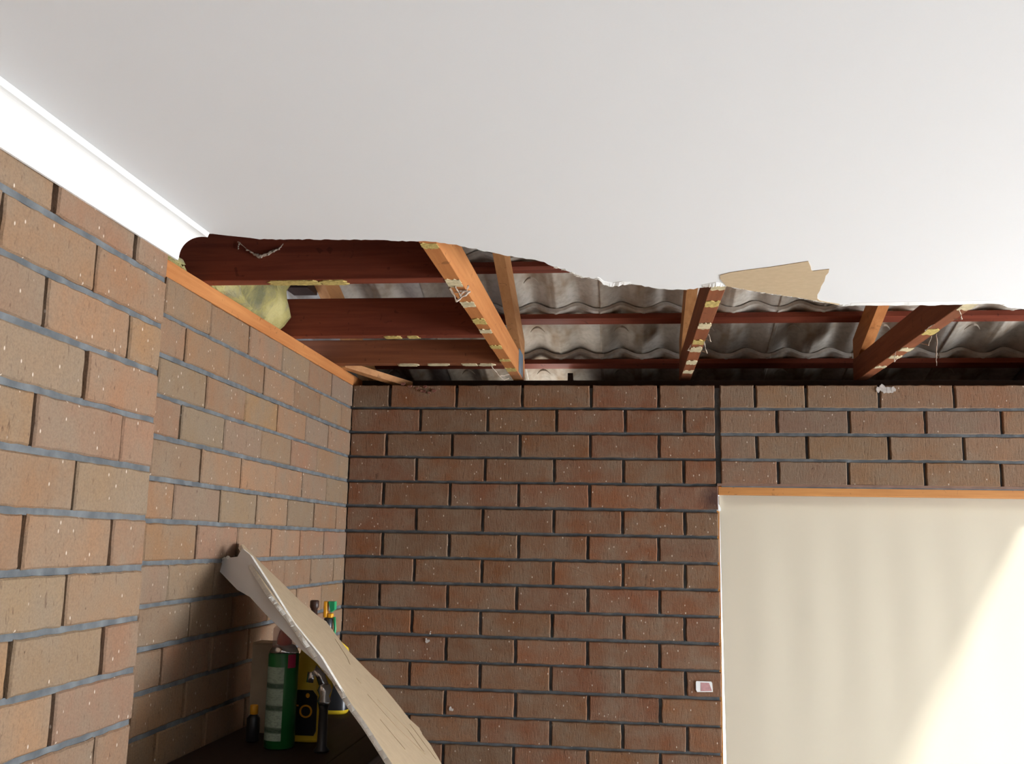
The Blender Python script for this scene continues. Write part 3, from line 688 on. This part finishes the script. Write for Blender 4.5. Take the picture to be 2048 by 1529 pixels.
obj('shade_band', bm, P_BLK, sp, smooth=True)  # black band added round the lower body to imitate shade beneath the strip
bm = bmesh.new(); lathe(bm, [(.011, 0), (.0125, .004), (.0125, znk-zsh-.025), (.010, znk-zsh-.022)], (xc, yt, zsh+.022)); obj('neck_sleeve', bm, P_BLK, sp, smooth=True)
bm = bmesh.new(); bx(bm, xc-.014, xc-.003, yt-.009, yt+.009, znk, ztop); bx(bm, xc-.003, xc+.012, yt-.009, yt+.009, znk, znk+.012); bevel(bm, .003); obj('trigger_head', bm, P_ORG, sp, smooth=True, label='orange spray head')
bm = bmesh.new(); prism(bm, [(xc+.0, yt-.010, ztop), (xc+.018, yt-.010, ztop), (xc+.018, yt-.010, ztop-.022), (xc+.008, yt-.010, ztop-.030)], (0, .02, 0)); obj('nozzle', bm, P_GRN2, sp, label='green nozzle')
bm = bmesh.new(); tube(bm, [(xc+.016, yt, znk+.002), (xc+.020, yt, znk-.03), (xc+.016, yt, znk-.055)], .004, 8); obj('trigger', bm, P_GRN2, sp, smooth=True)
# dark capped bottle
yd = -.58; pd = at(629, 1212, yd); ztp = at(629, 1201, yd).z
db = thing('dark_bottle', (pd.x, yd, ZK), 'bottle with a dark brown cap peeking over the fallen strip', 'bottle')
bm = bmesh.new(); lathe(bm, [(.026, 0), (.028, .004), (.028, ztp-ZK-.10), (.010, ztp-ZK-.05), (.009, ztp-ZK-.02)], (pd.x, yd, ZK+.001)); obj('body', bm, P_BROWN, db, smooth=True)
bm = bmesh.new(); lathe(bm, [(.009, ztp-ZK-.026), (.013, ztp-ZK-.018), (.013, ztp-ZK-.003), (.010, ztp-ZK)], (pd.x, yd, ZK)); obj('cap', bm, P_BROWN, db, smooth=True)
# cream carton
ycn = -.935; a0, a1 = at(502, 1350, ycn).x, at(545, 1350, ycn).x; zt2 = at(515, 1286, ycn).z
cb = thing('carton', ((a0+a1)/2, ycn+.03, ZK), 'plain cream cardboard carton standing behind the green aerosol can', 'carton')
obj('box', bevel(box(a0, a1+.015, ycn, ycn+.06, ZK+.001, zt2-.004), .0015), P_CREAM, cb); obj('lid_flap', bevel(box(a0-.001, a1+.016, ycn-.001, ycn+.061, zt2-.004, zt2), .001), P_CREAM, cb)
# small black bottle lying with an orange cap
yk = -1.03; k0, k1 = at(486, 1425, yk), at(520, 1425, yk)
zc_ = ZK+.020
kb = thing('small_black_bottle', (k0.x, yk, ZK), 'small black bottle with an orange cap left of the green can', 'bottle')
x_a, x_b = k0.x, k1.x
bm = bmesh.new(); lathe(bm, [(.013, 0), (.0155, .003), (.0155, .052), (.007, .062)], ((x_a+x_b)/2+.006, yk, ZK+.001)); obj('body', bm, P_BLK, kb, smooth=True)
bm = bmesh.new(); lathe(bm, [(.008, .060), (.0095, .062), (.0095, .080), (.008, .082)], ((x_a+x_b)/2+.006, yk, ZK+.001)); obj('cap', bm, P_ORG, kb, smooth=True)
# chrome and black tap fitting
yf = -1.105; f0 = at(647, 1350, yf); fz = at(640, 1318, yf).z
fb = thing('tap_fitting', (f0.x, yf, ZK), 'chrome and black fitting standing in front of the yellow jug', 'fitting')
bm = bmesh.new(); lathe(bm, [(.016, 0), (.017, .004), (.011, .012), (.010, .09), (.012, .10)], (f0.x+.004, yf, ZK+.001), 20); obj('stem', bm, P_BLK, fb, smooth=True)
bm = bmesh.new(); lathe(bm, [(.012, .101), (.015, .108), (.011, .120), (.016, .132), (.012, .145)], (f0.x+.004, yf, ZK+.001), 20)
tube(bm, [(f0.x+.004, yf, ZK+.14), (f0.x-.006, yf-.004, ZK+.165), (f0.x-.018, yf-.006, ZK+.178), (f0.x-.026, yf-.008, ZK+.170), (f0.x-.028, yf-.009, ZK+.150)], [.011, .010, .010, .009, .008], 14)
obj('spout', bm, P_SILV, fb, smooth=True)

# ------------------------------------------------------------------ cobwebs and scraps
def web(lines, label, r=.0008, mat=WEBM):
    t = thing('cobweb', lines[0][0], label, 'cobweb', 'dusty cobwebs on the roof timbers') if len(lines) > 1 else None
    for L in lines:
        bm = bmesh.new(); P = []
        for a, b in zip(L, L[1:]):
            for i in range(5): P.append(Vector(a).lerp(Vector(b), i/5)+Vector((random.uniform(-1, 1), random.uniform(-1, 1), random.uniform(-1, 1)))*.0012)
        P.append(Vector(L[-1])); tube(bm, P, [r*random.uniform(.5, 1.8) for _ in P], 5)
        o = obj('strand' if t else 'cobweb', bm, mat, t)
    return t or tag(o, label, 'cobweb', 'dusty cobwebs on the roof timbers')
yA = -1.2475
pA = lambda x, y: tuple(hit(x, y, 1, yA))
web([[pA(475, 483), pA(495, 500), pA(512, 512), pA(520, 515)], [pA(522, 514), pA(540, 508), pA(558, 498), pA(566, 488)], [pA(500, 503), pA(518, 513), pA(545, 504)], [pA(512, 509), pA(528, 512), pA(548, 500)], [pA(478, 487), pA(476, 500)]], 'V-shaped dusty cobweb on the face of the nearest red joist', .0016)
h3 = lambda x, y, yy=-.5: tuple(hit(x, y, 1, yy))
web([[h3(1873, 668), h3(1874, 690), h3(1872, 712), h3(1873, 732)]], 'single dusty cobweb strand hanging right of the rightmost truss', .0012)
def tu(t, X0, dz=0): return (X0, -1.0+t, ZT+.037+dz)
web([[tu(.25, 1.757), (1.745, -.72, ZT+.03), tu(.33, 1.757)], [tu(.4, 1.795), (1.80, -.55, ZT+.022), tu(.5, 1.795)], [tu(.62, 1.757), (1.765, -.33, ZT+.018), tu(.72, 1.79)], [tu(.1, 1.77), (1.79, -.86, ZT+.024), tu(.2, 1.79)]], 'ragged cobweb wisps clinging under the rightmost truss', .0011)
web([[tu(.35, 1.190), (1.20, -.62, ZT+.02), tu(.42, 1.188)], [tu(.5, 1.153), (1.145, -.46, ZT+.028), tu(.58, 1.155)], [tu(.45, 1.185), (1.198, -.5, ZT+.012), (1.19, -.44, ZT+.03)]], 'ragged cobweb wisps clinging to the middle truss', .0010)
web([[(.575, -1.18, ZT+.037), (.585, -1.16, ZT+.020), (.597, -1.13, ZT+.05)], [(.56, -1.17, ZT+.036), (.572, -1.14, ZT+.012), (.60, -1.12, ZT+.04)], [(.57, -1.15, ZT+.03), (.598, -1.15, ZT+.034)]], 'dark clump of cobweb and dust on the left-of-centre truss', .0022)
web([[(.52, -.19, ZT+.036), (.54, -.10, ZT+.014), (.565, -.04, ZT+.03)], [(.53, -.12, ZT+.02), (.55, -.06, ZT+.006), (.56, -.02, ZT+.02)]], 'cobweb wisps between the last joist and the foot of the left-of-centre truss', .0014)
bm = bmesh.new()
for x, y in ((806, 768), (820, 773), (834, 777), (846, 783), (858, 786), (868, 782), (850, 774)):
    p = hit(x, y, 1, -.006); r = random.uniform(.005, .010)
    prism(bm, [p+Vector((r*math.cos(t)*random.uniform(.6, 1.3), random.uniform(-.003, 0), r*.6*math.sin(t)*random.uniform(.6, 1.3))) for t in [i*pi/4 for i in range(8)]], (0, .006, 0))
fix(bm); tag(obj('paper_scrap', bm, plain('reddish_scrap', (.20, .085, .06), .9, .1, .3, 100)), 'reddish torn scrap hanging over the top of the back brick wall near the corner', 'scrap')
def splat(lst, Y0, name, label):
    bm = bmesh.new()
    for i, (x, y, r) in enumerate(lst):
        p = hit(x, y, 1, Y0-.0004*i)
        prism(bm, [p+Vector((r*math.cos(t)*random.uniform(.5, 1.2), 0, r*math.sin(t)*random.uniform(.6, 1.4))) for t in [i*pi/4 for i in range(8)]], (0, .0025, 0))
    fix(bm); return tag(obj(name, bm, plain('white_splash', (.50, .46, .42), .9, .1, .2, 90)), label, 'splash', 'plaster splashes on the back wall')
splat([(855, 1283, .007), (852, 1279, .004), (860, 1268, .003), (861, 1264, .002)], -.0030, 'plaster_splash', 'white plaster splash on the lower left of the back wall')
splat([(900, 1418, .006), (904, 1421, .005)], -.0030, 'plaster_splash', 'faint plaster splash low on the back wall above the fallen strip')
splat([(1764, 778, .013), (1772, 780, .013), (1780, 781, .013), (1757, 779, .010), (1787, 779, .009)], -.0030, 'plaster_splash', 'white lime stain on a top course brick right of the middle truss')
